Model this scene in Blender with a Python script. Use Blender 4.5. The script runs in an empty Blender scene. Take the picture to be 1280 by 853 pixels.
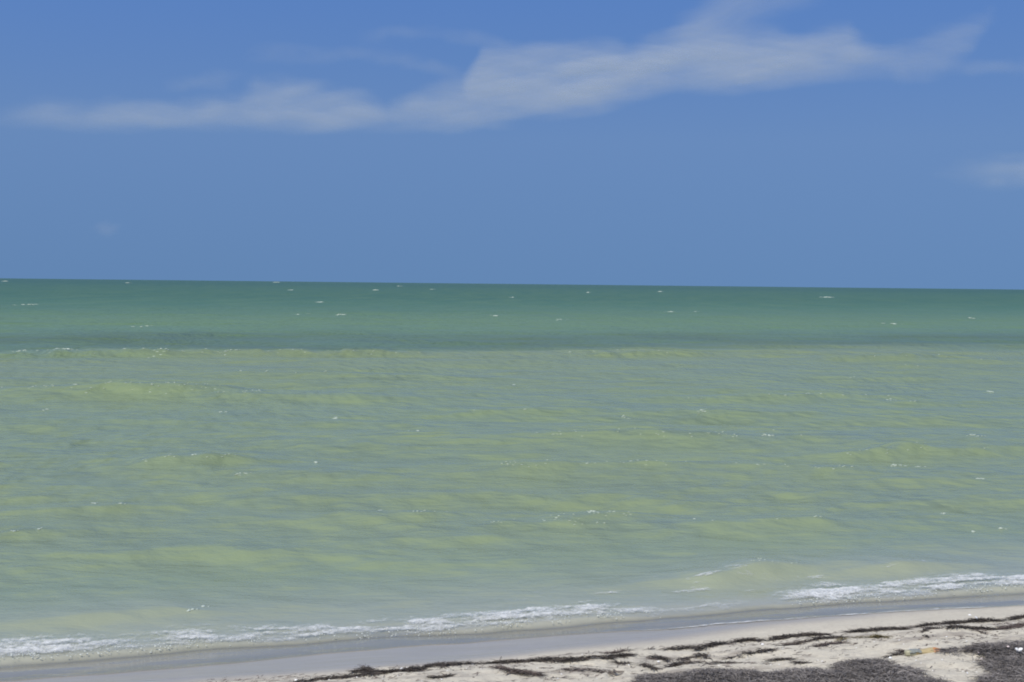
import bpy, math, random
import numpy as np
from mathutils import Matrix, Vector

random.seed(7)
rng = np.random.default_rng(7)
R = math.radians
scene = bpy.context.scene
COL = scene.collection

# ------------------------------------------------------------------ camera
CAM_H = 3.0
PITCH, ROLL, LENS = 2.30, 0.63, 50.0
FPX = 1280 * LENS / 36.0
cam_data = bpy.data.cameras.new("camera")
cam_data.lens = LENS
cam_data.sensor_width = 36.0
cam_data.clip_start = 0.1
cam_data.clip_end = 200000.0
cam = bpy.data.objects.new("camera", cam_data)
COL.objects.link(cam)
CAM_ROT = Matrix.Rotation(R(90 - PITCH), 3, 'X') @ Matrix.Rotation(R(ROLL), 3, 'Z')
cam.matrix_world = Matrix.Translation((0, 0, CAM_H)) @ CAM_ROT.to_4x4()
scene.camera = cam

# ------------------------------------------------------------------ sky, sun, exposure
SUN_EL, SUN_AZ = 58.0, 215.0           # azimuth clockwise from +Y: behind the viewer, to the left
world = bpy.data.worlds.new("World")
scene.world = world
world.use_nodes = True
wn, wl = world.node_tree.nodes, world.node_tree.links
wn.clear()
w_out = wn.new("ShaderNodeOutputWorld")
w_bg = wn.new("ShaderNodeBackground")
w_sky = wn.new("ShaderNodeTexSky")
w_sky.sky_type = 'NISHITA'
w_sky.sun_disc = False
w_sky.sun_elevation = R(SUN_EL)
w_sky.sun_rotation = R(SUN_AZ)
w_sky.altitude = 0.0
w_sky.air_density = 1.0
w_sky.dust_density = 0.2
w_sky.ozone_density = 2.0
w_tc = wn.new("ShaderNodeTexCoord")
w_add = wn.new("ShaderNodeVectorMath"); w_add.operation = 'MULTIPLY_ADD'
w_add.inputs[1].default_value = (1, 1, 0.8)
w_add.inputs[2].default_value = (0, 0, 0.30)      # clear tropical air: the pale band under 15 degrees is left out
w_nrm = wn.new("ShaderNodeVectorMath"); w_nrm.operation = 'NORMALIZE'
wl.new(w_tc.outputs['Generated'], w_add.inputs[0])
wl.new(w_add.outputs[0], w_nrm.inputs[0])
wl.new(w_nrm.outputs[0], w_sky.inputs['Vector'])
w_tint = wn.new("ShaderNodeMix"); w_tint.data_type = 'RGBA'; w_tint.blend_type = 'MULTIPLY'
w_tint.inputs['Factor'].default_value = 1.0
w_sep = wn.new("ShaderNodeSeparateXYZ"); wl.new(w_tc.outputs['Generated'], w_sep.inputs[0])
w_rmp = wn.new("ShaderNodeValToRGB")          # a slightly duller layer of sea air along the horizon, deep blue above
_e = w_rmp.color_ramp.elements
_e[0].position, _e[0].color = 0.0, (.375, .445, .510, 1)
_e[1].position, _e[1].color = 0.20, (.435, .57, .77, 1)
_k = _e.new(0.10); _k.color = (.505, .565, .645, 1)
wl.new(w_sep.outputs[2], w_rmp.inputs[0])
w_dbl = wn.new("ShaderNodeVectorMath"); w_dbl.operation = 'SCALE'; w_dbl.inputs['Scale'].default_value = 2.0
wl.new(w_rmp.outputs[0], w_dbl.inputs[0])
wl.new(w_dbl.outputs[0], w_tint.inputs['B'])
wl.new(w_sky.outputs[0], w_tint.inputs['A'])
wl.new(w_tint.outputs['Result'], w_bg.inputs[0])
w_bg.inputs[1].default_value = 0.075
wl.new(w_bg.outputs[0], w_out.inputs[0])

sun_data = bpy.data.lights.new("sun", 'SUN')
sun_data.energy = 3.2
sun_data.angle = R(0.5)
sun_data.color = (1.0, 0.94, 0.84)
sun = bpy.data.objects.new("sun", sun_data)
COL.objects.link(sun)
_sd = Vector((math.sin(R(SUN_AZ)) * math.cos(R(SUN_EL)), math.cos(R(SUN_AZ)) * math.cos(R(SUN_EL)), math.sin(R(SUN_EL))))
sun.rotation_euler = _sd.to_track_quat('Z', 'Y').to_euler()

scene.view_settings.view_transform = 'Standard'
scene.view_settings.look = 'None'
scene.view_settings.gamma = 1.0
scene.view_settings.use_curve_mapping = False
scene.view_settings.exposure = 0.36
scene.cycles.filter_width = 1.9
scene.cycles.use_denoising = True

# ------------------------------------------------------------------ numeric helpers
def vnoise(x, y, seed=0):
    xi = np.floor(x).astype(np.int64); yi = np.floor(y).astype(np.int64)
    xf = x - xi; yf = y - yi
    u = xf * xf * xf * (xf * (xf * 6 - 15) + 10); v = yf * yf * yf * (yf * (yf * 6 - 15) + 10)
    def h(a, b):
        n = (a * 374761393 + b * 668265263 + seed * 1442695041) & 0xFFFFFFFF
        n = ((n ^ (n >> 13)) * 1274126177) & 0xFFFFFFFF
        n = ((n ^ (n >> 16)) * 2246822519) & 0xFFFFFFFF
        return ((n ^ (n >> 15)) & 0xFFFF) / 65535.0
    return (h(xi, yi) * (1 - u) + h(xi + 1, yi) * u) * (1 - v) + (h(xi, yi + 1) * (1 - u) + h(xi + 1, yi + 1) * u) * v

def fbm(x, y, seed=0, octv=4, gain=0.5):
    t = 0; a = 1.0; n = 0.0
    for k in range(octv):
        t = t + a * vnoise(x * 2 ** k + 17.3 * k, y * 2 ** k - 9.1 * k, seed + k * 31)
        n += a; a *= gain
    return t / n

def sstep(a, b, x):
    t = np.clip((x - a) / (b - a), 0, 1)
    return t * t * (3 - 2 * t)

SHORE = R(19.0)
UX, UY = math.cos(SHORE), math.sin(SHORE)      # along the shore
NX, NY = -math.sin(SHORE), math.cos(SHORE)     # seaward

def sl(x, y):
    return x * NX + y * NY, x * UX + y * UY     # s (seaward), l (along)

def from_sl(s, l):
    return s * NX + l * UX, s * NY + l * UY

_PS = np.array([-400, -30, -5, 0, 4, 6.5, 8, 9.2, 9.95, 10.3, 10.8, 11.6, 13, 16, 25, 60, 63, 80, 100, 300, 2000, 50000])
_PZ = np.array([2.2, 1.7, 1.25, 1.1, .70, .50, .39, .285, .21, .15, .085, -.03, -.22, -.5, -.95, -1.15, -1.9, -2.2, -2.0, -5, -9, -12])

def beach_z(x, y, fine=True):
    s, l = sl(x, y)
    wob = (fbm(l * .45, s * .3, 3, 3) - .5) * .5
    z = 0.5 * np.interp(s + wob - .12, _PS, _PZ) + 0.5 * np.interp(s + wob + .12, _PS, _PZ)
    dry = 1 - sstep(9.5, 10.2, s)
    if fine:
        z = z + dry * ((fbm(l * .9, s * 1.6, 11, 3) - .5) * .11 + (fbm(l * 3.2, s * 4.5, 12, 3) - .5) * .045
                       + (fbm(l * 14, s * 16, 15, 2) - .5) * .012)
        z = z + (1 - dry) * (fbm(l * 1.2, s * 2.5, 19, 3) - .5) * .015
    return z

_M = np.array(CAM_ROT)
def ray(px, py):
    d = np.array([(px - 640) / FPX, (426.5 - py) / FPX, -1.0])
    d = _M @ d
    return d

def at_z(px, py, z=0.0):
    d = ray(px, py)
    t = (z - CAM_H) / d[2]
    return d[0] * t, d[1] * t

def on_beach(px, py):
    z = 0.2
    for _ in range(12):
        x, y = at_z(px, py, z)
        z = float(beach_z(np.array([x]), np.array([y]))[0])
    return x, y, z

def project(x, y, z):
    p = np.stack([x, y, z - CAM_H], -1) @ _M
    return 640 + FPX * p[..., 0] / -p[..., 2], 426.5 - FPX * p[..., 1] / -p[..., 2]

# ------------------------------------------------------------------ mesh helpers
def mesh_from(name, verts, faces, attrs=None, smooth=True, mats=None, mat_idx=None):
    me = bpy.data.meshes.new(name)
    verts = np.ascontiguousarray(verts, dtype=np.float32)
    faces = np.ascontiguousarray(faces, dtype=np.int32)
    nf, k = faces.shape
    me.vertices.add(len(verts)); me.vertices.foreach_set("co", verts.ravel())
    me.loops.add(nf * k); me.loops.foreach_set("vertex_index", faces.ravel())
    me.polygons.add(nf)
    me.polygons.foreach_set("loop_start", np.arange(0, nf * k, k, dtype=np.int32))
    me.polygons.foreach_set("use_smooth", np.full(nf, smooth))
    for m in mats or []:
        me.materials.append(m)
    if mat_idx is not None:
        me.polygons.foreach_set("material_index", np.ascontiguousarray(mat_idx, dtype=np.int32))
    me.update(calc_edges=True)
    for an, av in (attrs or {}).items():
        a = me.attributes.new(an, 'FLOAT', 'POINT')
        a.data.foreach_set("value", np.ascontiguousarray(av, dtype=np.float32).ravel())
    me.validate()
    return me

def link(name, me, parent=None):
    o = bpy.data.objects.new(name, me)
    COL.objects.link(o)
    if parent is not None:
        o.parent = parent
    return o

def tag(o, label=None, cat=None, group=None, kind=None):
    for k, v in (("label", label), ("category", cat), ("group", group), ("kind", kind)):
        if v:
            o[k] = v
    return o

def grid_faces(nr, nc):
    i = np.arange(nr * nc).reshape(nr, nc)
    return np.stack([i[:-1, :-1], i[:-1, 1:], i[1:, 1:], i[1:, :-1]], -1).reshape(-1, 4)

# ------------------------------------------------------------------ material helpers
class NT:
    def __init__(self, name):
        self.m = bpy.data.materials.new(name)
        self.m.use_nodes = True
        self.t = self.m.node_tree
        self.t.nodes.clear()
        self.out = self.n("ShaderNodeOutputMaterial")
    def n(self, typ, **kw):
        nd = self.t.nodes.new(typ)
        for k, v in kw.items():
            setattr(nd, k, v)
        return nd
    def l(self, a, b):
        self.t.links.new(a, b)
    def set(self, sock, v):
        if hasattr(v, 'links') or hasattr(v, 'is_linked'):
            self.l(v, sock)
        else:
            sock.default_value = v
    def math(self, op, a, b=0.0, c=None, clamp=False):
        nd = self.n("ShaderNodeMath", operation=op); nd.use_clamp = clamp
        self.set(nd.inputs[0], a); self.set(nd.inputs[1], b)
        if c is not None:
            self.set(nd.inputs[2], c)
        return nd.outputs[0]
    def attr(self, name):
        return self.n("ShaderNodeAttribute", attribute_name=name).outputs['Fac']
    def mix(self, f, a, b, mode='MIX'):
        nd = self.n("ShaderNodeMix", data_type='RGBA', blend_type=mode)
        self.set(nd.inputs['Factor'], f); self.set(nd.inputs['A'], a); self.set(nd.inputs['B'], b)
        return nd.outputs['Result']
    def ramp(self, f, stops, interp='LINEAR'):
        nd = self.n("ShaderNodeValToRGB")
        nd.color_ramp.interpolation = interp
        e = nd.color_ramp.elements
        e[0].position, e[0].color = stops[0]
        e[1].position, e[1].color = stops[1]
        for p, c in stops[2:]:
            k = e.new(p); k.color = c
        self.set(nd.inputs[0], f)
        return nd.outputs[0]
    def coords(self, scale=(1, 1, 1), rot=(0, 0, 0)):
        tc = self.n("ShaderNodeTexCoord")
        mp = self.n("ShaderNodeMapping")
        mp.inputs['Scale'].default_value = scale
        mp.inputs['Rotation'].default_value = rot
        self.l(tc.outputs['Object'], mp.inputs[0])
        return mp.outputs[0]
    def noise(self, vec, scale, detail=3, rough=.5, dist=0.0):
        nd = self.n("ShaderNodeTexNoise")
        nd.inputs['Scale'].default_value = scale
        nd.inputs['Detail'].default_value = detail
        nd.inputs['Roughness'].default_value = rough
        nd.inputs['Distortion'].default_value = dist
        self.l(vec, nd.inputs['Vector'])
        return nd.outputs['Fac']
    def bump(self, h, strength, dist, normal=None):
        nd = self.n("ShaderNodeBump")
        nd.inputs['Strength'].default_value = strength
        nd.inputs['Distance'].default_value = dist
        self.set(nd.inputs['Height'], h)
        if normal is not None:
            self.l(normal, nd.inputs['Normal'])
        return nd.outputs[0]
    def pbsdf(self, col, rough, normal=None, **kw):
        p = self.n("ShaderNodeBsdfPrincipled")
        self.set(p.inputs['Base Color'], col); self.set(p.inputs['Roughness'], rough)
        if normal is not None:
            self.l(normal, p.inputs['Normal'])
        for k, v in kw.items():
            self.set(p.inputs[k.replace('_', ' ')], v)
        return p.outputs[0]

def c4(r, g, b):
    return (r, g, b, 1.0)

def plain_mat(name, col, rough=.6, var=.25, scale=30):
    t = NT(name)
    v = t.coords()
    n = t.noise(v, scale, 4)
    lo = c4(*[c * (1 - var) for c in col]); hi = c4(*[min(1, c * (1 + var)) for c in col])
    t.l(t.pbsdf(t.mix(n, lo, hi), rough, t.bump(n, .3, .004)), t.out.inputs[0])
    return t.m

# sand
t = NT("sand")
v = t.coords()
wet = t.attr("wet"); weed = t.attr("litter")
grain = t.noise(v, 260, 3, .7)
blot = t.noise(v, 5, 5, .6)
fine = t.noise(v, 45, 4, .65)
drycol = t.mix(blot, c4(.52, .475, .36), c4(.68, .63, .49))
drycol = t.mix(t.math('MULTIPLY', grain, .5), drycol, c4(.38, .335, .275))
mot = t.noise(v, 28, 4, .7)
drycol = t.mix(t.math('MULTIPLY', t.math('SUBTRACT', mot, .48, clamp=True), 2.4, clamp=True), drycol, c4(.33, .285, .23))
spk = t.math('GREATER_THAN', t.noise(v, 80, 2, .6), .685)
drycol = t.mix(t.math('MULTIPLY', spk, .55), drycol, c4(.16, .13, .105))
drycol = t.mix(weed, drycol, c4(.17, .14, .12))
wetcol = t.mix(t.noise(t.coords((.6, 2.2, 1), (0, 0, -SHORE)), 2.2, 6, .65), c4(.29, .262, .215), c4(.41, .375, .315))
wetcol = t.mix(t.math('MULTIPLY', t.math('GREATER_THAN', t.noise(v, 60, 2, .6), .71), .5), wetcol, c4(.16, .14, .12))
colr = t.mix(wet, drycol, wetcol)
rough = t.math('SUBTRACT', .95, t.math('MULTIPLY', wet, .68))
b1 = t.bump(fine, .5, .012)
b2 = t.bump(grain, .45, .003, b1)
nm = t.n("ShaderNodeMix", data_type='VECTOR')
geo = t.n("ShaderNodeNewGeometry")
t.l(wet, nm.inputs['Factor']); t.l(b2, nm.inputs['A']); t.l(geo.outputs['Normal'], nm.inputs['B'])
t.l(t.pbsdf(colr, rough, nm.outputs['Result'] if False else nm.outputs[1]), t.out.inputs[0])
MAT_SAND = t.m

# sea water: turbid green body colour by depth, sky reflected by Fresnel, clear where it is thin
t = NT("sea_water")
depth = t.attr("depth"); weedbed = t.attr("weed"); off = t.attr("offshore")
rot = (0, 0, R(-3))
v1 = t.coords((1, 1, 1), rot)
vs = t.coords((.62, 1, 1), rot)
vfar = t.coords((.02, .12, 1), rot)
patch = t.noise(t.coords((.30, .80, 1), rot), 1.0, 6, .64)
cloudy = t.noise(t.coords((.5, 1.6, 1), rot), 1.0, 4, .55)
body = t.ramp(off, [(0.0, c4(.46, .43, .36)), (.05, c4(.31, .33, .235)), (.16, c4(.225, .275, .155)),
                    (.30, c4(.212, .26, .142)), (.42, c4(.205, .26, .135)), (.60, c4(.20, .25, .125)), (.66, c4(.12, .20, .115)), (.76, c4(.125, .205, .078)),
                    (.85, c4(.062, .142, .068)), (1.0, c4(.026, .088, .070))])
body = t.mix(t.math('MULTIPLY', t.math('SUBTRACT', patch, .35, clamp=True), .27), body, c4(.215, .275, .128))
gust = t.noise(t.coords((.16, .030, 1), rot), 1.0, 8, .74)
body = t.mix(t.math('MULTIPLY', t.math('MULTIPLY', t.math('SUBTRACT', gust, .42, clamp=True), 3.2, clamp=True), t.math('MULTIPLY', t.math('SUBTRACT', off, .60, clamp=True), 1.6, clamp=True)), body, c4(.15, .225, .085))
body = t.mix(t.math('MULTIPLY', weedbed, .62), body, c4(.09, .125, .05))
ripple = t.noise(vs, 3.2, 5, .62, .4)
chop = t.noise(vs, 9.0, 4, .6, .3)
big = t.noise(t.coords((.25, 1, 1), rot), .5, 4, .6)
amp = t.attr("chop")
nb0 = t.n("ShaderNodeBump"); nb0.inputs['Distance'].default_value = 1.1
t.l(t.noise(t.coords((.7, .55, 1), rot), .16, 5, .68, .3), nb0.inputs['Height']); t.l(t.attr("chop"), nb0.inputs['Strength'])
nb = t.n("ShaderNodeBump"); t.l(nb0.outputs[0], nb.inputs['Normal']); nb.inputs['Distance'].default_value = .19
t.l(big, nb.inputs['Height']); t.l(amp, nb.inputs['Strength'])
nb2 = t.n("ShaderNodeBump"); nb2.inputs['Distance'].default_value = .056
t.l(ripple, nb2.inputs['Height']); t.l(amp, nb2.inputs['Strength']); t.l(nb.outputs[0], nb2.inputs['Normal'])
nb3 = t.n("ShaderNodeBump"); nb3.inputs['Distance'].default_value = .024
t.l(chop, nb3.inputs['Height']); t.l(amp, nb3.inputs['Strength']); t.l(nb2.outputs[0], nb3.inputs['Normal'])
norm = nb3.outputs[0]
prin = t.pbsdf(body, t.attr('rough'), norm, IOR=1.33, Specular_IOR_Level=t.attr('spec'))
fres = t.n("ShaderNodeFresnel"); fres.inputs['IOR'].default_value = 1.33; t.l(norm, fres.inputs['Normal'])
gl = t.n("ShaderNodeBsdfGlossy"); gl.inputs['Roughness'].default_value = .10; t.l(norm, gl.inputs['Normal'])
tr = t.n("ShaderNodeBsdfTransparent"); tr.inputs[0].default_value = (.93, .96, .95, 1)
thin = t.n("ShaderNodeMixShader")
t.l(fres.outputs[0], thin.inputs[0]); t.l(tr.outputs[0], thin.inputs[1]); t.l(gl.outputs[0], thin.inputs[2])
opac = t.math('SUBTRACT', 1.0, t.math('EXPONENT', t.math('MULTIPLY', t.math('MAXIMUM', depth, 0.0), -40.0)))
fin = t.n("ShaderNodeMixShader")
t.l(opac, fin.inputs[0]); t.l(thin.outputs[0], fin.inputs[1]); t.l(prin, fin.inputs[2])
t.l(fin.outputs[0], t.out.inputs[0])
MAT_SEA = t.m

# foam: white lace with holes
t = NT("sea_foam")
dens = t.attr("foam")
v = t.coords((1, 1, 1), rot)
f1 = t.noise(v, 16, 5, .68, .6)
f2 = t.noise(v, 70, 3, .6)
q = t.math('ADD', t.math('MULTIPLY', f1, .65), t.math('MULTIPLY', f2, .35))
thr = t.math('SUBTRACT', .76, t.math('MULTIPLY', dens, .50))
al = t.math('MULTIPLY', t.math('SUBTRACT', q, thr), 3.0, clamp=True)
al = t.math('MULTIPLY', al, t.math('MULTIPLY', t.math('ADD', dens, .35, clamp=True), .85))
df = t.n("ShaderNodeBsdfDiffuse"); df.inputs[0].default_value = c4(.68, .69, .67)
t.l(t.bump(q, .5, .02), df.inputs['Normal'])
tp = t.n("ShaderNodeBsdfTransparent")
mx = t.n("ShaderNodeMixShader")
t.l(al, mx.inputs[0]); t.l(tp.outputs[0], mx.inputs[1]); t.l(df.outputs[0], mx.inputs[2])
t.l(mx.outputs[0], t.out.inputs[0])
MAT_FOAM = t.m
MAT_CAP = plain_mat("whitecap_and_glint", (.52, .58, .48), .7, .12, 60)
MAT_FROTH = plain_mat("white_froth", (.66, .69, .62), .7, .12, 60)

# cloud
t = NT("cirrus_cloud")
d = t.attr("cover")
al = t.math('SUBTRACT', 1.0, t.math('EXPONENT', t.math('MULTIPLY', d, -1.0)))
df = t.n("ShaderNodeBsdfDiffuse"); df.inputs[0].default_value = c4(.74, .75, .74)
tl = t.n("ShaderNodeBsdfTranslucent"); tl.inputs[0].default_value = c4(.74, .75, .74)
mx0 = t.n("ShaderNodeMixShader"); mx0.inputs[0].default_value = .5
t.l(df.outputs[0], mx0.inputs[1]); t.l(tl.outputs[0], mx0.inputs[2])
tp = t.n("ShaderNodeBsdfTransparent")
mx = t.n("ShaderNodeMixShader")
t.l(al, mx.inputs[0]); t.l(tp.outputs[0], mx.inputs[1]); t.l(mx0.outputs[0], mx.inputs[2])
t.l(mx.outputs[0], t.out.inputs[0])
MAT_CLOUD = t.m

def weed_mat(name, dark, light):
    t = NT(name)
    s = t.attr("shade")
    t.l(t.pbsdf(t.mix(s, c4(*dark), c4(*light)), .75), t.out.inputs[0])
    return t.m
MAT_MAT = weed_mat("dried_seagrass", (.060, .052, .045), (.31, .28, .25))
MAT_WRACK = weed_mat("wet_seaweed", (.020, .016, .012), (.15, .118, .088))
MAT_RUST = weed_mat("rusty_seaweed", (.045, .032, .025), (.20, .155, .125))
MAT_OLIVE = weed_mat("olive_seaweed", (.06, .05, .015), (.24, .18, .07))
MAT_SHELL = plain_mat("shell_white", (.80, .79, .75), .5, .1, 80)
MAT_PINK = plain_mat("shell_pink", (.66, .55, .50), .5, .15, 80)
MAT_GRIT_D = plain_mat("dark_grit", (.10, .08, .07), .8)

# ------------------------------------------------------------------ sand beach (one sheet, running under the sea and behind the camera)
def dense_axis(lo, hi, step, outer_lo, outer_hi, grow=1.18):
    mid = list(np.arange(lo, hi + 1e-6, step))
    up, s = [], step
    p = mid[-1]
    while p < outer_hi:
        s *= grow; p += s; up.append(min(p, outer_hi))
    dn, s = [], step
    p = mid[0]
    while p > outer_lo:
        s *= grow; p -= s; dn.append(max(p, outer_lo))
    return np.array(dn[::-1] + mid + up)

ls = dense_axis(-3.2, 9.5, .017, -400, 400)
ss = dense_axis(7.4, 12.2, .017, -300, 160)
S, L = np.meshgrid(ss, ls, indexing='ij')
X, Y = from_sl(S, L)
Z = beach_z(X, Y)
# footprints and scuffs in the dry sand
def dent(Z, x, y, r, dep, ang=0.0, el=2.2):
    dx, dy = X - x, Y - y
    ca, sa = math.cos(ang), math.sin(ang)
    a = (dx * ca + dy * sa) / (r * el); b = (-dx * sa + dy * ca) / r
    q = a * a + b * b
    return Z + dep * (-np.exp(-q * 1.6) + .45 * np.exp(-(np.sqrt(q) - 1.35) ** 2 * 6))
sub = (S > 7) & (S < 10.2)
for k in range(34):
    s0, l0 = rng.uniform(7.3, 9.6), rng.uniform(-2.5, 8.5)
    x0, y0 = from_sl(s0, l0)
    m = (np.abs(S - s0) < .5) & (np.abs(L - l0) < .5)
    if m.any():
        i0, i1 = np.where(m.any(1))[0][[0, -1]]; j0, j1 = np.where(m.any(0))[0][[0, -1]]
        Xs, Ys = X[i0:i1, j0:j1], Y[i0:i1, j0:j1]
        XX, YY = X, Y; X, Y = Xs, Ys
        Z[i0:i1, j0:j1] = dent(Z[i0:i1, j0:j1], x0, y0, rng.uniform(.04, .07), rng.uniform(.015, .03), rng.uniform(0, 3.1))
        X, Y = XX, YY

edge_n = (fbm(L * .8, S * 0 + 5, 41, 4) - .5)
wet_c = np.interp(L, [-2, 3, 4.6, 6.2, 8], [9.72, 9.92, 10.30, 10.60, 10.75])
wet = sstep(-.32, .26, S + edge_n * .22 - wet_c)
lit = np.clip((fbm(L * 2.2, S * 9, 52, 4) - .58) * 5, 0, 1) * (S > 8.3) * (S < 10.0) * .55
me = mesh_from("beach", np.stack([X, Y, Z], -1).reshape(-1, 3), grid_faces(*S.shape),
               {"wet": wet, "litter": lit}, mats=[MAT_SAND])
tag(link("beach", me), kind="structure", label="pale sandy beach sloping into the sea")

# ------------------------------------------------------------------ sea
def swash_edge(l):
    # where the thin film of the last wave ends on the sand
    e = np.interp(l, [-30, -3, -.8, .5, 2.2, 4.6, 6, 9, 30], [10.75, 10.85, 10.72, 10.70, 10.95, 11.1, 10.95, 10.72, 10.8])
    return e + (fbm(l * 1.3, l * 0, 61, 3) - .5) * .16

def bore_front(l):
    return 11.60 + (fbm(l * .9, l * 0, 63, 3) - .5) * .24 + (fbm(l * 6, l * 0 + 3, 64, 2) - .5) * .06

def bore_amp(l):
    # strong on the left and on the far right, almost gone in the gap
    return np.interp(l, [-30, -1, 1.5, 3.2, 4.6, 5.15, 5.6, 6.6, 7.3, 9, 30], [.9, 1, .75, .8, 1, .8, .55, .55, .95, 1, .95])

waves = []
for k in range(64):
    lam = 0.28 * (9.0 / .28) ** (k / 63)
    spread = R(rng.normal(0, 34 if lam < 1.2 else (20 if lam < 3 else 9)))
    a0 = math.atan2(-1.0, 0.06) + spread
    waves.append((lam, math.cos(a0), math.sin(a0), rng.uniform(0, 6.28), lam * .0036 * rng.uniform(.6, 1.3) * (1.0 if lam < 3 else .7)))

RIDGES = [  # image x, image y of the crest, half length (m), height (m)
    (255, 580, 1.4, .10), (1150, 566, 2.2, .12), (120, 640, 1.2, .07), (900, 585, 1.2, .06), (930, 722, .9, .09), (1120, 716, 1.0, .06),
    (60, 668, .8, .06), (560, 650, 1.2, .05), (740, 655, 1.0, .05), (1000, 660, 1.4, .05), (130, 775, .9, .05),
    (190, 494, 2.6, .10), (640, 516, 2.2, .07), (900, 520, 2.5, .08), (1130, 450, 4, .16), (420, 445, 6, .12), (90, 446, 5, .14), (330, 445, 4, .12),
    (760, 445, 5, .10), (1000, 500, 3, .08), (430, 560, 1.4, .05), (700, 590, 1.6, .06),
]
RW = [(sl(*at_z(px, py)), hl, h) for px, py, hl, h in RIDGES]

def sea_height(x, y, dy=None):
    s, l = sl(x, y)
    z = np.zeros_like(x)
    grp = .45 + 1.1 * fbm(l * .12, s * .22, 71, 3)
    shoal = .10 + .90 * sstep(12.2, 17.0, s)
    for lam, dx_, dy_, ph, a in waves:
        if dy is None:
            w = 1.0
        else:
            w = sstep(2.0, 5.0, lam / np.maximum(dy, 1e-6))
        q = (x * dx_ + y * dy_) * (6.2832 / lam) + ph
        c = np.sin(q)
        z += a * w * (c + .35 * c * c - .17)
    z *= grp * shoal
    for (s0, l0), hl, h in RW:
        ds = s - s0 - (fbm(l * .9, l * 0 + s0, 77, 2) - .5) * .5
        wd = .28 + .012 * s0
        prof = np.where(ds < 0, np.exp(-(ds / (wd * .5)) ** 2), np.exp(-(ds / (wd * 1.6)) ** 2))
        z += 1.5 * h * prof * np.exp(-((l - l0) / hl) ** 2) * (.6 + .8 * fbm(l * 1.5, s * .2, 78, 2))
    bf = bore_front(l); ba = bore_amp(l)
    z += ba * .036 * sstep(bf - .02, bf + .10, s) * np.exp(-np.clip(s - bf - .15, 0, None) / .55)
    return z

tanmax = math.tan(R(24))
cols = np.concatenate([-np.geomspace(4.0, tanmax * 1.02, 70), np.linspace(-tanmax, tanmax, 860), np.geomspace(tanmax * 1.02, 4.0, 70)])
inv = np.concatenate([np.linspace(1 / 3.0, 1 / 9.6, 40, endpoint=False), np.linspace(1 / 9.6, 1 / 60.0, 560, endpoint=False),
                      np.linspace(1 / 60.0, 1 / 700.0, 190, endpoint=False), np.geomspace(1 / 700.0, 1 / 60000.0, 40)])
ys = 1 / inv
Yg, T = np.meshgrid(ys, cols, indexing='ij')
Xg = Yg * T
dyg = np.repeat(np.abs(np.gradient(ys))[:, None], len(cols), 1)
Sg, Lg = sl(Xg, Yg)
bz = beach_z(Xg, Yg)
zw = sea_height(Xg, Yg, dyg)
edge = swash_edge(Lg)
film = bz + .004 + .010 * sstep(edge, edge + .5, Sg)
bore = bore_front(Lg)
zw = np.where(Sg < bore + .5, np.maximum(zw - .015 * (1 - sstep(11.4, 12.2, Sg)), film), zw)
zw = np.where(Sg < edge, bz - .0 - np.clip((edge - Sg) * .8, 0, .4), zw)
dep = np.clip(zw - bz, 0, 5)
_w2 = (fbm(Lg * .05, Sg * .06, 83, 5) - .5) * sstep(25, 55, Sg) * 12
off = np.interp(Sg + _w2, [11.2, 12.2, 13.5, 18, 40, 57, 66, 92, 150, 260, 1200], [0, .05, .12, .30, .5, .6, .66, .74, .82, .90, 1.0])
wob = (fbm(Lg * .035, Sg * .0, 81, 3) - .5) * 7
weedf = sstep(60.0, 65.5, Sg + wob + _w2 * .5) * (1 - sstep(74, 92, Sg + wob)) * (.15 + 1.5 * fbm(Lg * .16, Sg * .16, 82, 5))
chop = np.interp(Sg, [10, 11.7, 12.6, 16, 60, 300], [.02, .08, .30, .75, 1.0, 1.0])
me = mesh_from("sea", np.stack([Xg, Yg, zw], -1).reshape(-1, 3), grid_faces(*Xg.shape)[:, ::1],
               {"depth": dep, "weed": np.clip(weedf, 0, 1), "offshore": off, "chop": chop, "rough": np.interp(Sg, [10, 20, 60, 300], [.18, .22, .28, .36]), "spec": np.interp(Sg, [10, 20, 60, 200, 1000], [.5, .46, .28, .11, .10])}, mats=[MAT_SEA])
tag(link("sea", me), kind="structure", label="shallow green sea with small wind waves reaching to the horizon")

# ------------------------------------------------------------------ foam along the shore
def foam_strip(name, l0, l1, s_of, width, dl, ns, dens_fn, lift, lump, label):
    l = np.arange(l0, l1, dl)
    w = np.linspace(0, 1, ns)
    Wg, Lq = np.meshgrid(w, l, indexing='ij')
    base = s_of(Lq)
    Sq = base - .11 + Wg * width(Lq)
    x, y = from_sl(Sq, Lq)
    bzq = beach_z(x, y)
    zq = sea_height(x, y, np.full_like(x, .03))
    ed = swash_edge(Lq)
    fl = bzq + .004 + .010 * sstep(ed, ed + .5, Sq)
    zq = np.where(Sq < bore_front(Lq) + .5, np.maximum(zq - .015 * (1 - sstep(11.4, 12.2, Sq)), fl), zq)
    zq = np.maximum(zq, bzq + .003)
    dn = dens_fn(Wg, Sq, Lq)
    zq = zq + lift + lump * dn * (fbm(Lq * 22, Sq * 22, 91, 3)) 
    f = grid_faces(*Wg.shape)
    dv = dn.ravel()
    keep = dv[f].max(1) > .04
    me = mesh_from(name, np.stack([x, y, zq], -1).reshape(-1, 3), f[keep], {"foam": dn}, mats=[MAT_FOAM])
    return tag(link(name, me), label, None, None, "stuff")

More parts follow.
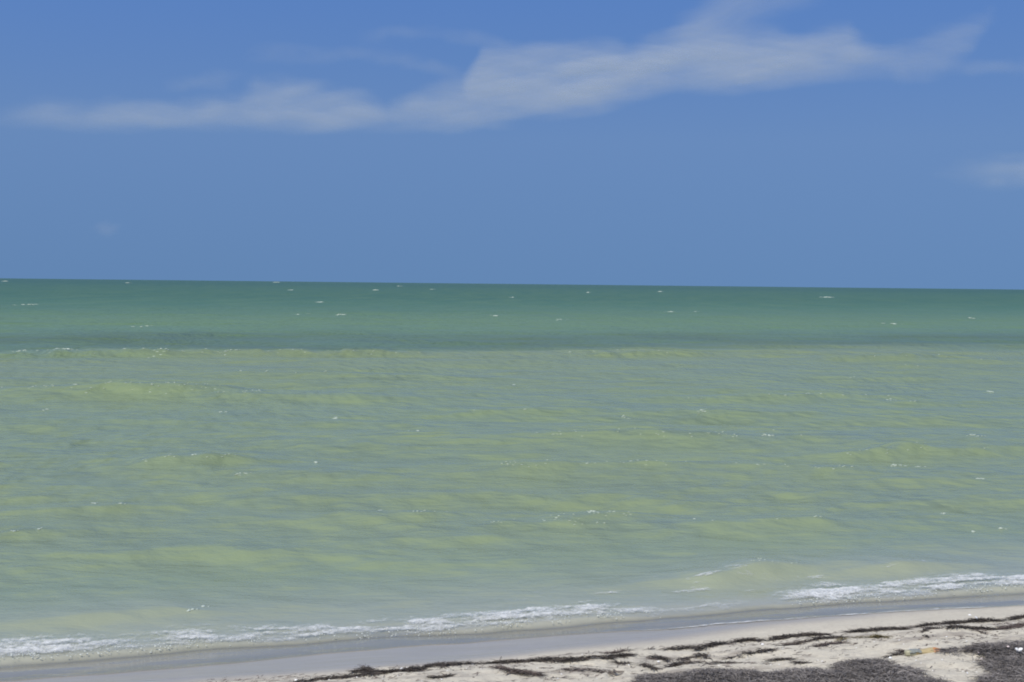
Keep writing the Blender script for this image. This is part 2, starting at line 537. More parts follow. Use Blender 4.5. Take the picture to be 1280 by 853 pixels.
def d_bore(W, S, L):
    q = fbm(L * 3.0, S * 9, 93, 4)
    a = bore_amp(L)
    body = np.exp(-((W - .30) / np.where(W < .30, .20, .42)) ** 2)
    return np.clip(a * body * (.62 + 1.5 * (q - .32)), 0, 1.0)
foam_strip("shore_foam", -4.5, 11.0, lambda l: bore_front(l), lambda l: .85 + .55 * bore_amp(l), .012, 80, d_bore, .006, .035,
           "white foam of the small wave breaking along the shore")

def d_edge(W, S, L):
    q = fbm(L * 2.0, S * 3, 95, 4)
    g = np.interp(L, [-30, -1.2, .2, .9, 1.6, 4.4, 5.0, 9, 12], [.5, .75, .7, .25, .1, .3, .8, .75, .6])
    return np.clip(np.exp(-((W - .4) / .28) ** 2) * g * 1.35 * (.2 + 1.7 * (q - .15)), 0, 1)
foam_strip("swash_foam", -4.5, 11.0, lambda l: swash_edge(l) + .04, lambda l: .15 + 0 * l, .014, 12, d_edge, .003, .010,
           "thin pale line of foam where the last wash ends on the sand")

def d_patch(W, S, L):
    q = fbm(L * 2.2, S * 6, 97, 5)
    g = np.interp(L, [-4, 3.5, 5.0, 5.8, 7.2, 9, 11], [0, .1, .55, .7, .45, .3, 0])
    return np.clip(g * np.sin(np.pi * W) * (q - .38) * 4.2, 0, .75)
foam_strip("foam_streaks", 3.0, 11.0, lambda l: 12.1 + 0 * l, lambda l: 1.5 + 0 * l, .016, 70, d_patch, .006, .012,
           "broken streaks of foam floating behind the shore break")

def d_left(W, S, L):
    q = fbm(L * 1.6, S * 5, 98, 5)
    g = np.interp(L, [-5, -2, 0, 3, 4.2], [.3, .45, .5, .45, 0])
    return np.clip(g * np.sin(np.pi * W) * (q - .45) * 4.0, 0, .6)
foam_strip("foam_streaks", -4.5, 4.2, lambda l: 12.0 + 0 * l, lambda l: .8 + 0 * l, .016, 40, d_left, .006, .012,
           "thin torn foam drifting behind the longer stretch of white shore break")

# froth lumps on the breaking wave
ICO_V, ICO_F = None, None
import bmesh
_b = bmesh.new(); bmesh.ops.create_icosphere(_b, subdivisions=1, radius=1.0)
ICO_V = np.array([v.co[:] for v in _b.verts]); ICO_F = np.array([[v.index for v in f.verts] for f in _b.faces]); _b.free()

def blobs(name, pts, sizes, mat, jitter=.25):
    n = len(pts); k = len(ICO_V)
    V = ICO_V[None] * (1 + rng.uniform(-jitter, jitter, (n, k, 1)))
    V = V * sizes[:, None, :] + pts[:, None, :]
    F = ICO_F[None] + (np.arange(n) * k)[:, None, None]
    return mesh_from(name, V.reshape(-1, 3), F.reshape(-1, 3), mats=[mat])

N = 4500
l = rng.uniform(-4.5, 11, N)
s = bore_front(l) + np.abs(rng.normal(.04, .09, N)) + .01
keep = rng.uniform(0, 1, N) < np.clip(bore_amp(l) - .55, 0, 1) * 1.2 * (.15 + 1.3 * np.clip(fbm(l * 4, s * 6, 99, 3) - .3, 0, 1) * 2)
l, s = l[keep], s[keep]
x, y = from_sl(s, l)
z = sea_height(x, y, np.full_like(x, .03)) + rng.uniform(.0, .03, len(x))
z = np.maximum(z, beach_z(x, y) + .01)
r = rng.uniform(.002, .0055, len(x))
me = blobs("froth", np.stack([x, y, z], -1), np.stack([r * rng.uniform(1, 2.2, len(x)), r * 1.2, r * .8], -1), MAT_FROTH)
tag(link("froth", me), "loose white froth thrown up along the breaking shore wave", None, None, "stuff")

# breaking foam crests, and glints imitated by pale flecks, on the open water
CAPS = [(38, 381, 16), (376, 393, 10), (423, 394, 22), (184, 408, 24), (498, 358, 7), (540, 362, 7), (838, 390, 16), (873, 390, 9), (1035, 372, 18),
        (1130, 447, 34), (1170, 447, 20), (90, 487, 26), (128, 488, 24), (335, 351, 15), (345, 352, 8), (366, 352, 10), (365, 363, 10), (470, 363, 7),
        (30, 443, 30), (88, 444, 40), (285, 446, 26), (378, 439, 30), (200, 446, 24), (1237, 489, 12), (1112, 501, 18), (880, 519, 16), (278, 515, 10), (58, 510, 8),
        (216, 571, 9), (243, 580, 8), (297, 594, 10), (310, 593, 8), (395, 577, 7), (152, 641, 9), (118, 633, 9), (20, 672, 10), (50, 670, 6),
        (1120, 577, 24), (1150, 583, 12), (1220, 549, 18), (1225, 600, 14), (720, 645, 16), (740, 652, 14), (240, 768, 14), (255, 762, 8), (556, 648, 9), (478, 649, 7),
        (735, 366, 6), (825, 365, 8), (1215, 398, 9), (400, 378, 9), (250, 393, 8), (160, 354, 6), (7, 352, 7), (640, 372, 6), (700, 400, 18), (620, 395, 12), (1115, 405, 20),
        (1250, 660, 9), (1216, 662, 10), (870, 655, 9), (700, 577, 7), (780, 520, 10), (250, 540, 10), (640, 480, 14), (520, 540, 12), (420, 520, 12), (960, 550, 16), (1180, 640, 9)]
P, SZ = [], []
for px, py, wpx in CAPS:
    x0, y0 = at_z(px, py)
    y0 = min(y0, 3500.0)
    d = y0
    mpp = d / FPX
    if d > 3000: x0 = (px - 640) / FPX * d
    n = max(3, int(wpx * .45))
    for k in range(n):
        u = rng.normal(0, .27)
        xx = x0 + u * wpx * mpp
        yy = y0 + (rng.normal(0, .6) * min(d * d / 5334, 2.0)) + u * wpx * mpp * .3
        P.append((xx, yy)); e = max(.15, 1 - abs(u) * 1.4)
        hr = mpp * rng.uniform(.30, .75) * e
        SZ.append((mpp * rng.uniform(1.6, 4.2) * (1 if d > 60 else .8), max(hr * 1.5, .02), hr))
# glints on the crests, imitated by small pale lumps
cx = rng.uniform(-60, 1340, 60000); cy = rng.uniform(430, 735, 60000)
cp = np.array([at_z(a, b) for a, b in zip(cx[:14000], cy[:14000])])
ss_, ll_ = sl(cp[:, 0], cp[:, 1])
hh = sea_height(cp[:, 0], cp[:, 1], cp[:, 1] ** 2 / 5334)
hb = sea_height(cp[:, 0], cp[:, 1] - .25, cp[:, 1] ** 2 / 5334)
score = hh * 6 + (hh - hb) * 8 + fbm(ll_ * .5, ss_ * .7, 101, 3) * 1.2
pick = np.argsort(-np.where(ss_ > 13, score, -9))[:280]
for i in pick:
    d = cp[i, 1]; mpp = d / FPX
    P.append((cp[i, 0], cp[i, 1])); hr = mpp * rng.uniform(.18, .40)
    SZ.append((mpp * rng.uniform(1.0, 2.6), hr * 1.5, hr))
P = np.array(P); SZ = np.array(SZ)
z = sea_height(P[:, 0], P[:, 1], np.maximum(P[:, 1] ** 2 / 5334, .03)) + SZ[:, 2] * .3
me = blobs("whitecaps_and_glints", np.stack([P[:, 0], P[:, 1], z], -1), SZ, MAT_CAP)
tag(link("whitecap_foam_and_glints", me), "scattered white foam and pale flecks imitating glints on the wave crests out to the horizon", None, None, "stuff")

# ------------------------------------------------------------------ seaweed
def ribbons(name, bx, by, bzz, length, width, ang, lift, curl, shade, mat, mid_up=0.5):
    n = len(bx)
    ux, uy = np.cos(ang), np.sin(ang)
    K = 4
    V = np.zeros((n, K, 2, 3)); 
    a2 = ang.copy()
    px, py = bx.copy(), by.copy(); 
    tw = rng.uniform(-.8, .8, n)
    for k in range(K):
        tt = k / (K - 1)
        zz = bzz + lift * (4 * tt * (1 - tt)) * mid_up + lift * tt * rng.uniform(0, .6, n)
        wv = width * (1 - .65 * tt) * (.5 if k == 0 else 1)
        ox, oy = -np.sin(a2) * wv * np.cos(tw), np.cos(a2) * wv * np.cos(tw); oz = wv * np.sin(tw)
        V[:, k, 0] = np.stack([px - ox, py - oy, zz - oz], -1)
        V[:, k, 1] = np.stack([px + ox, py + oy, zz + oz], -1)
        st = length / (K - 1)
        px = px + np.cos(a2) * st; py = py + np.sin(a2) * st
        a2 = a2 + curl * rng.normal(0, 1, n)
    idx = np.arange(n * K * 2).reshape(n, K, 2)
    F = np.stack([idx[:, :-1, 0], idx[:, :-1, 1], idx[:, 1:, 1], idx[:, 1:, 0]], -1).reshape(-1, 4)
    return mesh_from(name, V.reshape(-1, 3), F, {"shade": np.repeat(shade, K * 2)}, mats=[mat], smooth=False)

def in_poly(px, py, poly):
    inside = np.zeros(len(px), bool)
    m = len(poly); j = m - 1
    for i in range(m):
        xi, yi = poly[i]; xj, yj = poly[j]
        c = ((yi > py) != (yj > py)) & (px < (xj - xi) * (py - yi) / (yj - yi + 1e-12) + xi)
        inside ^= c; j = i
    return inside

def poly_dist(px, py, poly):
    d = np.full(len(px), 1e9)
    for i in range(len(poly)):
        ax, ay = poly[i]; bx, by = poly[(i + 1) % len(poly)]
        vx, vy = bx - ax, by - ay
        tt = np.clip(((px - ax) * vx + (py - ay) * vy) / (vx * vx + vy * vy + 1e-9), 0, 1)
        d = np.minimum(d, np.hypot(px - ax - tt * vx, py - ay - tt * vy))
    return d

def seagrass_mat(name, poly_px, per_m2, label, thick=.045):
    poly = [on_beach(*p)[:2] for p in poly_px]
    P_ = np.array(poly)
    lo, hi = P_.min(0), P_.max(0)
    n = int((hi[0] - lo[0]) * (hi[1] - lo[1]) * per_m2)
    bx = rng.uniform(lo[0] - .05, hi[0] + .05, n); by = rng.uniform(lo[1] - .05, hi[1] + .05, n)
    ins = in_poly(bx, by, poly)
    dd = poly_dist(bx, by, poly) * np.where(ins, 1, -1) + (fbm(bx * 5, by * 5, 111, 3) - .5) * .22
    keep = (dd > 0) | (rng.uniform(0, 1, n) < np.exp(dd / .02) * .5)
    bx, by, dd = bx[keep], by[keep], dd[keep]
    n = len(bx)
    pile = thick * np.clip(dd / .22, 0, 1) ** .6 * (.45 + 1.1 * fbm(bx * 4, by * 4, 113, 3))
    zz = beach_z(bx, by) + pile * rng.uniform(.35, 1.0, n) + .002
    sh = np.clip(rng.beta(1.6, 2.6, n) * (.5 + fbm(bx * 3, by * 3, 114, 3)), 0, 1)
    me = ribbons(name, bx, by, zz, rng.uniform(.03, .10, n), rng.uniform(.0018, .0036, n), rng.uniform(0, 6.283, n),
                 rng.uniform(.0, .028, n), .45, sh, MAT_MAT)
    # matted bed below the loose blades
    gx = np.arange(lo[0] - .1, hi[0] + .1, .03); gy = np.arange(lo[1] - .1, hi[1] + .1, .03)
    GX, GY = np.meshgrid(gx, gy, indexing='ij')
    ii = in_poly(GX.ravel(), GY.ravel(), poly)
    d2 = (poly_dist(GX.ravel(), GY.ravel(), poly) * np.where(ii, 1, -1)).reshape(GX.shape) + (fbm(GX * 5, GY * 5, 111, 3) - .5) * .22
    GZ = beach_z(GX, GY) - .02 + np.where(d2 > 0, .02 + thick * np.clip(d2 / .22, 0, 1) ** .6 * (.45 + 1.1 * fbm(GX * 4, GY * 4, 113, 3)) * .75 + .012 * (fbm(GX * 30, GY * 30, 115, 2) - .4), 0)
    f = grid_faces(*GX.shape); kf = (d2.ravel()[f] > -.02).all(1)
    bed = mesh_from("matted_bed", np.stack([GX, GY, GZ], -1).reshape(-1, 3), f[kf], {"shade": .12 + .3 * fbm(GX * 20, GY * 20, 116, 3)}, mats=[MAT_MAT])
    o = tag(link(name, me), label, None, None, "stuff")
    b = link("matted_bed", bed, o)
    b["kind"] = "stuff"
    return o

seagrass_mat("dried_seagrass", [(780, 860), (815, 849), (860, 846), (905, 843), (960, 842), (1040, 841), (1064, 834), (1084, 827), (1108, 831), (1120, 840), (1138, 839), (1160, 846), (1182, 853), (1200, 900), (1150, 1000), (700, 1000), (700, 900)],
             17000, "larger dark grey bed of dried seagrass, left of the bare pale sand patch")
seagrass_mat("dried_seagrass", [(1184, 817), (1230, 811), (1282, 804), (1420, 792), (1500, 850), (1500, 1000), (1280, 1000), (1245, 900), (1236, 853), (1240, 840), (1226, 825), (1212, 817)],
             17000, "dark grey bed of dried seagrass carrying the white V shaped shell beside pale sand")

def wrack(name, path_px, width, per_m, label, mat=MAT_WRACK, thick=.02, group="seaweed left in lines on the sand", cat="seaweed", ln=(.03, .10)):
    pts = np.array([on_beach(*p)[:2] for p in path_px])
    seg = np.hypot(*np.diff(pts, axis=0).T); cum = np.concatenate([[0], np.cumsum(seg)])
    n = max(25, int(cum[-1] * per_m))
    u = rng.uniform(0, cum[-1], n)
    den = -.45 + 2.3 * fbm(u * 7 + pts[0, 0] * 13, u * 0, 121, 3)
    k = rng.uniform(0, 1.3, n) < den; u = u[k]; n = len(u)
    bx = np.interp(u, cum, pts[:, 0]); by = np.interp(u, cum, pts[:, 1])
    tang = np.arctan2(np.interp(u + .02, cum, pts[:, 1]) - np.interp(u - .02, cum, pts[:, 1]), np.interp(u + .02, cum, pts[:, 0]) - np.interp(u - .02, cum, pts[:, 0]))
    wloc = .44 * width * (.15 + 1.7 * fbm(u * 5 + pts[0, 1] * 7, u * 0 + 2, 122, 3)) * np.clip(np.minimum(u, cum[-1] - u) / .08 + .25, 0, 1)
    offv = rng.normal(0, .5, n) * wloc
    bx = bx - np.sin(tang) * offv; by = by + np.cos(tang) * offv
    pile = thick * np.exp(-(offv / (wloc * .6 + 1e-6)) ** 2) * (wloc / width)
    zz = beach_z(bx, by) + pile * rng.uniform(.15, 1.0, n) + .001
    ang = tang + rng.normal(0, .55, n) + np.where(rng.uniform(0, 1, n) < .5, math.pi, 0)
    me = ribbons(name, bx, by, zz, rng.uniform(*ln, n), rng.uniform(.0016, .0042, n), ang, rng.uniform(0, .018, n), .4,
                 np.clip(rng.beta(1.3, 3.2, n), 0, 1), mat)
    c = np.array([bx.mean(), by.mean(), zz.min()])
    me.transform(Matrix.Translation(-Vector(c)))
    o = link(name, me); o.location = c
    return tag(o, label, cat, group)

wrack("seaweed_line", [(366, 855), (400, 850), (430, 848), (460, 843), (500, 841), (530, 836), (556, 832)], .055, 1500, "long black seaweed line with a raised hump, beside the widest stretch of grey wet sand", thick=.035)
wrack("seaweed_clump", [(446, 841), (456, 839), (466, 843)], .05, 2600, "black hump of seaweed arching up from the lowest part of the dark line", thick=.05)
wrack("seaweed_line", [(552, 834), (570, 831), (600, 830), (640, 828), (690, 826), (730, 825), (762, 824)], .055, 1500, "black seaweed line directly above the rusty brown clump, continuing the humped one", thick=.028)
wrack("seaweed_clump", [(622, 836), (636, 839), (655, 842), (676, 845)], .085, 1400, "rusty brown seaweed clump lying just landward of the black line", MAT_RUST, .03)
wrack("seaweed_line", [(705, 838), (735, 839), (775, 841)], .04, 900, "thin dark seaweed streak between the rusty clump and the forked clumps", MAT_RUST)
wrack("seaweed_clump", [(755, 822), (775, 821), (795, 820), (812, 821), (834, 827)], .07, 1700, "broad dark seaweed clump bending down at its right end, above a smaller lobed clump", thick=.03)
wrack("seaweed_clump", [(772, 829), (790, 831), (802, 835), (815, 836)], .07, 1400, "small lobed seaweed clump below the broad bending one", thick=.03)
wrack("seaweed_line", [(834, 813), (858, 811), (876, 809)], .03, 1500, "short black seaweed streak where the long line on the sand's seaward edge begins", thick=.02)
wrack("seaweed_line", [(868, 814), (884, 809), (900, 806), (920, 803), (936, 801), (960, 801), (985, 797), (1003, 795), (1032, 794)], .045, 1900, "long black seaweed line rising to the right along the top of the dry sand", thick=.035)
wrack("seaweed_clump", [(852, 826), (866, 823), (876, 820), (886, 824)], .06, 1500, "peaked dark seaweed clump right of the broad bending clump", thick=.035)
wrack("seaweed_line", [(838, 834), (860, 831), (890, 830), (925, 829)], .04, 1200, "flat dark seaweed streak just seaward of the larger grey seagrass bed's thin end", thick=.02)
wrack("seaweed_line", [(908, 824), (930, 818), (950, 815), (976, 814)], .035, 1300, "dark seaweed streak sloping up under the long black line", thick=.02)
wrack("seaweed_line", [(975, 808), (1000, 804), (1012, 802)], .035, 900, "faint brown seaweed streak above the middle of the sloping one", MAT_RUST)
wrack("seaweed_line", [(1013, 801), (1035, 798), (1055, 797)], .03, 1400, "thin black seaweed streak just left of the olive patch")
wrack("seaweed_line", [(1020, 809), (1045, 805), (1056, 804)], .03, 900, "thin brown seaweed streak below the olive patch", MAT_RUST)
wrack("seaweed_clump", [(1050, 801), (1070, 798), (1090, 797), (1108, 797)], .05, 900, "olive yellow seaweed patch between the dark streaks", MAT_OLIVE)
wrack("seaweed_line", [(1060, 791), (1085, 789), (1105, 787), (1120, 787), (1140, 788)], .045, 1500, "black seaweed line between the olive patch and the washed wet sand", thick=.025)
wrack("seaweed_line", [(1142, 785), (1165, 782), (1185, 780), (1215, 778), (1240, 777), (1262, 776), (1270, 773), (1290, 771), (1330, 768)], .045, 2000, "thick thick black seaweed line nearest the sea, carrying a bright white shell scrap", thick=.04)
wrack("seaweed_line", [(1154, 790), (1164, 787), (1185, 786), (1208, 785), (1230, 786), (1247, 788)], .03, 1500, "thin black seaweed line running just landward of the thick one with the white scrap")
wrack("seaweed_line", [(1250, 787), (1262, 785), (1275, 783), (1300, 780)], .04, 1500, "short rusty black seaweed streak ending the thin line under the thick one", MAT_RUST, .025)
wrack("seaweed_line", [(963, 827), (978, 825), (990, 824)], .03, 800, "short dark seaweed wisp above the middle of the grey seagrass bed")
wrack("seaweed_line", [(995, 829), (1010, 829)], .03, 900, "tiny dark seaweed dash closest to the top of the grey seagrass bed")
wrack("seaweed_line", [(1104, 823), (1116, 820), (1130, 818)], .03, 900, "thin dark seaweed wisp pointing to the litter from the left")
wrack("seaweed_clump", [(1126, 816), (1136, 815)], .05, 1400, "little tangle of dark bits touching the pale green end of the litter", MAT_RUST, .03)
wrack("seaweed_clump", [(1155, 795), (1160, 797)], .03, 1800, "single tiny black tuft alone on the sand above the orange litter", thick=.02, ln=(.015, .04))
wrack("seaweed_clump", [(1178, 815), (1186, 815), (1194, 812)], .05, 1700, "dark tuft of seaweed at the orange end of the litter", MAT_MAT, .04)
wrack("seaweed_line", [(543, 848), (555, 847), (562, 845)], .02, 1400, "short dark twig like piece of seaweed lying alone below the black line")
wrack("seaweed_line", [(1222, 789), (1228, 791), (1232, 793)], .012, 700, "fine brown twig of weed on bare sand between the thin line and the seagrass bed", MAT_RUST)
wrack("seaweed_line", [(752, 818), (785, 813), (815, 812)], .02, 700, "faint thin weed trace above the broad bending clump", MAT_RUST, .008)

# loose bits between the lines: short strands, grit and shell chips
n = 9000
bl = rng.uniform(-2.5, 9.0, n); bs = 7.6 + 2.35 * rng.beta(2.2, 1.4, n)
keep = rng.uniform(0, 1, n) < np.clip((fbm(bl * 1.3, bs * 8, 131, 4) - .46) * 6, .03, 1)
bl, bs = bl[keep], bs[keep]; n = len(bl)
bx, by = from_sl(bs, bl)
me = ribbons("seaweed_scraps", bx, by, beach_z(bx, by) + .003, rng.uniform(.015, .08, n), rng.uniform(.0016, .0045, n), SHORE + rng.normal(0, .5, n),
             rng.uniform(0, .006, n), .4, np.clip(rng.beta(2, 2, n), 0, 1), MAT_RUST)
tag(link("seaweed_scraps", me), "loose scraps of weed strewn between the dark lines", None, None, "stuff")
for nm_, cnt, mt, lb, rr in (("shell_grit", 420, MAT_SHELL, "white shell chips scattered over the dry sand", (.002, .006)),
                             ("dark_grit", 500, MAT_GRIT_D, "dark grit scattered over the dry sand", (.002, .006))):
    bl = rng.uniform(-2.5, 9.0, cnt); bs = 7.4 + 2.5 * rng.beta(1.8, 1.4, cnt)
    bx, by = from_sl(bs, bl); r = rng.uniform(*rr, cnt)
    me = blobs(nm_, np.stack([bx, by, beach_z(bx, by) + r * .3], -1), np.stack([r * 1.6, r, r * .7], -1), mt, .4)
    tag(link(nm_, me), lb, None, None, "stuff")

# ------------------------------------------------------------------ litter and shells
def lathe(profile, nseg=28, crumple=0.0, seed=0):
    prof = np.array(profile); m = len(prof)
    a = np.linspace(0, 2 * np.pi, nseg, endpoint=False)
    A, I = np.meshgrid(a, np.arange(m), indexing='ij')
    xx = prof[I, 0]; rr = prof[I, 1]
    rr = rr * (1 + crumple * (fbm(np.cos(A) * 2 + 5 + xx * 25, np.sin(A) * 2 + 5 + xx * 9, seed, 3) - .5))
    V = np.stack([xx, rr * np.cos(A), rr * np.sin(A)], -1).reshape(-1, 3)
    i = np.arange(nseg * m).reshape(nseg, m)
    j = np.roll(i, -1, 0)
    F = np.stack([i[:, :-1], j[:, :-1], j[:, 1:], i[:, 1:]], -1).reshape(-1, 4)
    return V, F

def lathe_obj(name, profile, mat, parent, crumple=0.0, seed=0):
    V, F = lathe(profile, crumple=crumple, seed=seed)
    return link(name, mesh_from(name, V, F, mats=[mat]), parent)

MAT_PL_Y = plain_mat("yellow_plastic", (.44, .35, .18), .35, .15, 25)
MAT_PL_O = plain_mat("orange_plastic", (.50, .23, .08), .4, .2, 40)
MAT_PL_G = plain_mat("pale_green_plastic", (.36, .34, .22), .35, .2, 25)
MAT_PL_T = plain_mat("grey_blue_film", (.22, .23, .20), .3, .2, 25)
bx, by, bzv = on_beach(1157, 816)
lit_o = bpy.data.objects.new("plastic_litter", None); COL.objects.link(lit_o)
lit_o.scale = (1, 1, .8); lit_o.location = (bx, by, bzv + .004); lit_o.rotation_euler = (0, R(-2), R(6))
tag(lit_o, "squashed plastic litter, pale green and yellow with an orange end, lying on the sand", "litter")
o = lathe_obj("bottle_end", [(-.155, .0), (-.155, .018), (-.148, .027), (-.125, .030), (-.10, .029), (-.082, .028)], MAT_PL_G, lit_o, .5, 5); o["label"] = "pale green end"
o = lathe_obj("bottle_body", [(-.083, .0275), (-.05, .028), (-.02, .030), (.01, .033), (.035, .036), (.052, .036)], MAT_PL_Y, lit_o, .5, 6); o["label"] = "faded yellow body"
o = lathe_obj("bottle_cap", [(.050, .0), (.050, .034), (.060, .038), (.075, .037), (.085, .034), (.105, .028), (.118, .018), (.120, .0)], MAT_PL_O, lit_o, .25, 7); o["label"] = "orange end"
# a torn blue grey film lying over the green end
u_, w_ = np.meshgrid(np.linspace(-1, 1, 24), np.linspace(-1, 1, 10), indexing='ij')
V = np.stack([-.085 + u_ * .045, w_ * .035, .034 - .02 * w_ * w_ + .010 * (fbm(u_ * 3 + 4, w_ * 3 + 4, 9, 3) - .5) - .006 * u_ * u_], -1)
V2 = V.copy(); V2[..., 2] -= .0012
nv = V.shape[0] * V.shape[1]
F = np.concatenate([grid_faces(24, 10), grid_faces(24, 10)[:, ::-1] + nv])
o = link("torn_film", mesh_from("torn_film", np.concatenate([V.reshape(-1, 3), V2.reshape(-1, 3)]), F, mats=[MAT_PL_T]), lit_o)
o["label"] = "blue grey film"

def valve_mesh(size, mat, ribs=9):
    na, nr_ = 28, 8
    A, Q = np.meshgrid(np.linspace(-1.15, 1.15, na), np.linspace(0.02, 1, nr_), indexing='ij')
    rad = Q * (1 + .04 * np.cos(A * ribs * 2.7)) * (1 - .12 * A * A)
    hgt = .38 * np.sin(np.pi * .5 * (1 - Q) + .35) * np.cos(A * .95) + .035 * np.cos(A * ribs * 2.7) * Q
    hgt = hgt * np.sin(np.clip(Q * 3, 0, 1) * np.pi / 2)
    V = np.stack([np.sin(A) * rad, np.cos(A) * rad - .45, hgt], -1) * size
    V2 = V.copy(); V2[..., 2] -= size * .06
    nv = na * nr_
    g = grid_faces(na, nr_)
    i = np.arange(nv).reshape(na, nr_)
    rim = np.concatenate([np.stack([i[:-1, -1], i[1:, -1], i[1:, -1] + nv, i[:-1, -1] + nv], -1)])
    return mesh_from("valve", np.concatenate([V.reshape(-1, 3), V2.reshape(-1, 3)]), np.concatenate([g, g[:, ::-1] + nv, rim]), mats=[mat])

def shell(px, py, size, label, mat=MAT_SHELL, lift=.0, rot=(0, 0, 0)):
    x, y, z = on_beach(px, py)
    o = link("seashell", valve_mesh(size, mat))
    o.data.name = "seashell"
    o.location = (x, y, z + lift); o.rotation_euler = rot
    return tag(o, label, "shell")

# open pair of valves making the white V on the dark bed
x, y, z = on_beach(1273, 826)
e = bpy.data.objects.new("open_seashell", None); COL.objects.link(e); e.location = (x, y, z + .065)
tag(e, "white V shaped open shell lying on the dark seagrass bed", "shell")
for sgn in (-1, 1):
    o = link("valve", valve_mesh(.026, MAT_SHELL), e)
    o.location = (sgn * .013, 0, .012); o.rotation_euler = (R(55), R(sgn * -38), R(sgn * -15))
shell(1220, 778, .030, "bright white scrap of shell lying on the thick black weed line", lift=.035, rot=(R(40), R(25), R(50)))
shell(1212, 770, .018, "tiny white shell on wet sand just above the thick black weed line", lift=.006, rot=(R(30), 0, R(-30)))
shell(1260, 819, .016, "dull small shell on the dark seagrass left of the V shaped one", MAT_PINK, lift=.06, rot=(R(35), 0, R(20)))
shell(1223, 820, .022, "pinkish shell at the ragged left edge of the right seagrass bed", MAT_PINK, lift=.015, rot=(R(30), R(15), R(70)))
shell(1227, 826, .015, "smaller pinkish chip just below the pinkish shell at the seagrass edge", MAT_PINK, lift=.012, rot=(R(30), R(-15), R(10)))
shell(1113, 824, .018, "white shell at the left tip of the bare pale sand patch", lift=.008, rot=(R(35), 0, R(15)))
shell(1209, 843, .018, "pale shell on the bare sand patch between the two dark seagrass beds", lift=.006, rot=(R(30), 0, R(80)))
shell(953, 807, .016, "white shell under the long black weed line right of the sloping streak", lift=.008, rot=(R(40), 0, R(0)))
shell(502, 840, .022, "white scrap caught in the lowest black weed line", lift=.02, rot=(R(40), 0, R(40)))
shell(823, 829, .014, "small white shell between the broad clump and the lobed clump", lift=.01, rot=(R(40), 0, R(0)))
shell(370, 852, .016, "white shell at the left tip of the lowest black weed line", lift=.008, rot=(R(40), 0, R(10)))

# ------------------------------------------------------------------ clouds: thin layers high over the sea
CLOUD_Z = 3000.0
def cloud(x0, x1, y0, y1, step, dens_fn, label, thick=110.0):
    gx = np.arange(x0, x1 + 1, step); gy = np.arange(y0, y1 + 1, step)
    GX, GY = np.meshgrid(gx, gy, indexing='ij')
    D = dens_fn(GX.astype(float), GY.astype(float))
    dirs = np.stack([(GX - 640) / FPX, (426.5 - GY) / FPX, -np.ones_like(GX, dtype=float)], -1) @ _M.T
    tt = (CLOUD_Z - CAM_H) / dirs[..., 2]
    W = dirs * tt[..., None] + np.array([0, 0, CAM_H])
    hth = thick * np.sqrt(np.clip(D, 0, 1)) * .5
    top = W.copy(); top[..., 2] += hth
    bot = W.copy(); bot[..., 2] -= hth
    nv = GX.size
    f = grid_faces(*GX.shape)
    k = D.ravel()[f].max(1) > .02
    f = f[k]
    V = np.concatenate([top.reshape(-1, 3), bot.reshape(-1, 3)])
    used = np.unique(f)
    remap = np.full(nv, -1); remap[used] = np.arange(len(used))
    f = remap[f]
    V = np.concatenate([top.reshape(-1, 3)[used], bot.reshape(-1, 3)[used]])
    dv = np.clip(D.ravel()[used] - .02, 0, None)
    F = np.concatenate([f, f[:, ::-1] + len(used)])
    c = np.array([V[:, 0].mean(), V[:, 1].mean(), CLOUD_Z])
    me = mesh_from("cloud", V - c, F, {"cover": np.concatenate([dv, dv]) * .35}, mats=[MAT_CLOUD])
    o = link("cloud", me); o.location = c
    o.visible_shadow = True
    return tag(o, label, "cloud")

TOPX = [-260, -100, 0, 60, 110, 140, 230, 300, 325, 360, 440, 480, 520, 580, 600, 640, 700, 790, 808, 830, 855, 930, 1000, 1040, 1066, 1086, 1110, 1150, 1200, 1238, 1260]
TOPY = [140, 128, 138, 120, 130, 121, 128, 118, 100, 95, 112, 128, 112, 100, 62, 56, 50, 54, 46, 42, 36, 36, 40, 30, 26, 44, 54, 44, 22, 8, 20]
BOTX = [-260, -100, 0, 60, 150, 560, 620, 660, 750, 800, 850, 920, 1000, 1100, 1180, 1215, 1240, 1260]
BOTY = [160, 158, 160, 163, 167, 166, 158, 151, 144, 128, 116, 119, 106, 98, 92, 70, 35, 20]
def wisp(x, y, pts, w, a):
    px_ = [p[0] for p in pts]; py_ = [p[1] for p in pts]
    yc = np.interp(x, px_, py_)
    ends = sstep(px_[0], px_[0] + 50, x) * (1 - sstep(px_[-1] - 60, px_[-1], x)) * (.1 + 1.5 * fbm(x * .03, y * .06, 231, 4))
    return a * ends * np.exp(-((y - yc) / w) ** 2)
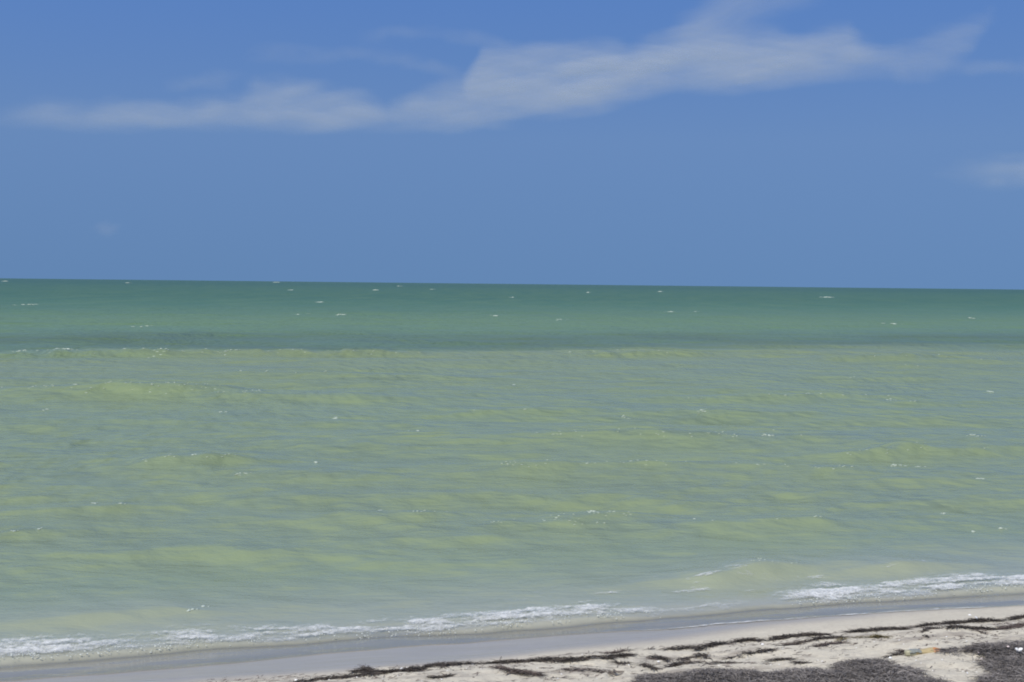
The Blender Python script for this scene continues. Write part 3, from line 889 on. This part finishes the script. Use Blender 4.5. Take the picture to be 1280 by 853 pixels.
def main_density(x, y):
    wx = (fbm(x * .012, y * .03, 201, 4) - .5) * 24
    wy = (fbm(x * .02, y * .05, 203, 4) - .5) * 20
    X_, Y_ = x + wx, y + wy
    T_ = np.interp(X_, TOPX, TOPY); B_ = np.interp(x + wx * .5, BOTX, BOTY)
    top = sstep(T_ - 12, T_ + 34, Y_)
    bot = 1 - sstep(B_ - 26, B_ + 6, y + wy * .3)
    d = top * bot
    streak = fbm(x * .011 + y * .01, y * .075 + x * .012, 205, 5)
    soft = fbm(x * .008, y * .02, 207, 3)
    lev = np.interp(x, [-260, 0, 80, 160, 350, 600, 760, 900, 1000, 1100, 1180, 1260], [.3, .35, .5, .72, .85, .88, 1.0, .95, .8, .75, .5, .25])
    d = d * lev * np.clip(.12 + 1.35 * streak + .5 * (soft - .5), 0, 1.2)
    d -= d * wisp(x, Y_, [(860, 122), (930, 104), (1000, 82), (1090, 56)], 9, .32).clip(0, .8)
    fib = fbm(x * .016 + y * .02, y * .16 - x * .022, 209, 4)
    d *= (.55 + .95 * fib) * (.72 + .28 * sstep(25, 70, y))
    # a feathered plume leaning up and to the right out of the band
    ca, sa = math.cos(R(-33)), math.sin(R(-33))
    pa = (X_ - 850) * ca + (Y_ - 48) * sa; pb = -(X_ - 850) * sa + (Y_ - 48) * ca
    plume = np.exp(-((pb - 4) / (17 + .10 * np.clip(pa, 0, 300))) ** 2) * sstep(-20, 45, pa)
    d += .50 * plume * (.30 + 1.1 * fbm(pa * .010, pb * .075, 219, 4)) * (1 - .5 * sstep(150, 330, pa)) * (1 - sstep(44, 70, y))
    d += wisp(x, Y_, [(285, 66), (400, 67), (450, 64), (520, 78), (600, 100)], 10, .16)
    d += wisp(x, Y_, [(430, 38), (560, 45), (640, 58), (720, 75)], 9, .14)
    d += wisp(x, Y_, [(540, 163), (600, 161), (660, 165)], 4, .18)
    d += wisp(x, Y_, [(1080, 92), (1180, 86), (1290, 86), (1400, 84)], 9, .20)
    d += wisp(x, Y_, [(190, 108), (240, 102), (330, 98)], 9, .16)
    return np.clip(d, 0, 1.3)
def right_density(x, y):
    wx = (fbm(x * .02, y * .05, 211, 4) - .5) * 30; wy = (fbm(x * .03, y * .06, 213, 4) - .5) * 14
    a = np.exp(-((x + wx - 1300) / 95) ** 2 - ((y + wy - 213) / 20) ** 2)
    return np.clip(a * .40 * (.4 + 1.1 * fbm(x * .02, y * .1, 215, 4)) - .03, 0, 1)
def small_density(x, y):
    wx = (fbm(x * .05, y * .08, 221, 3) - .5) * 14
    return np.clip(.15 * np.exp(-((x + wx - 132) / 20) ** 2 - ((y - 287) / 11) ** 2) * (.4 + 1.2 * fbm(x * .06, y * .1, 223, 3)) - .03, 0, 1)
cloud(-260, 1460, -76, 186, 2.5, main_density, "longest and largest pale wispy cloud, a band stretching across the whole sky")
cloud(1120, 1480, 150, 280, 2.5, right_density, "small faint detached cloud hanging below the right end of the long cloud band")
cloud(80, 190, 255, 320, 3, small_density, "tiniest and faintest cloud smudge, low over the horizon below the long band's left end", 60)
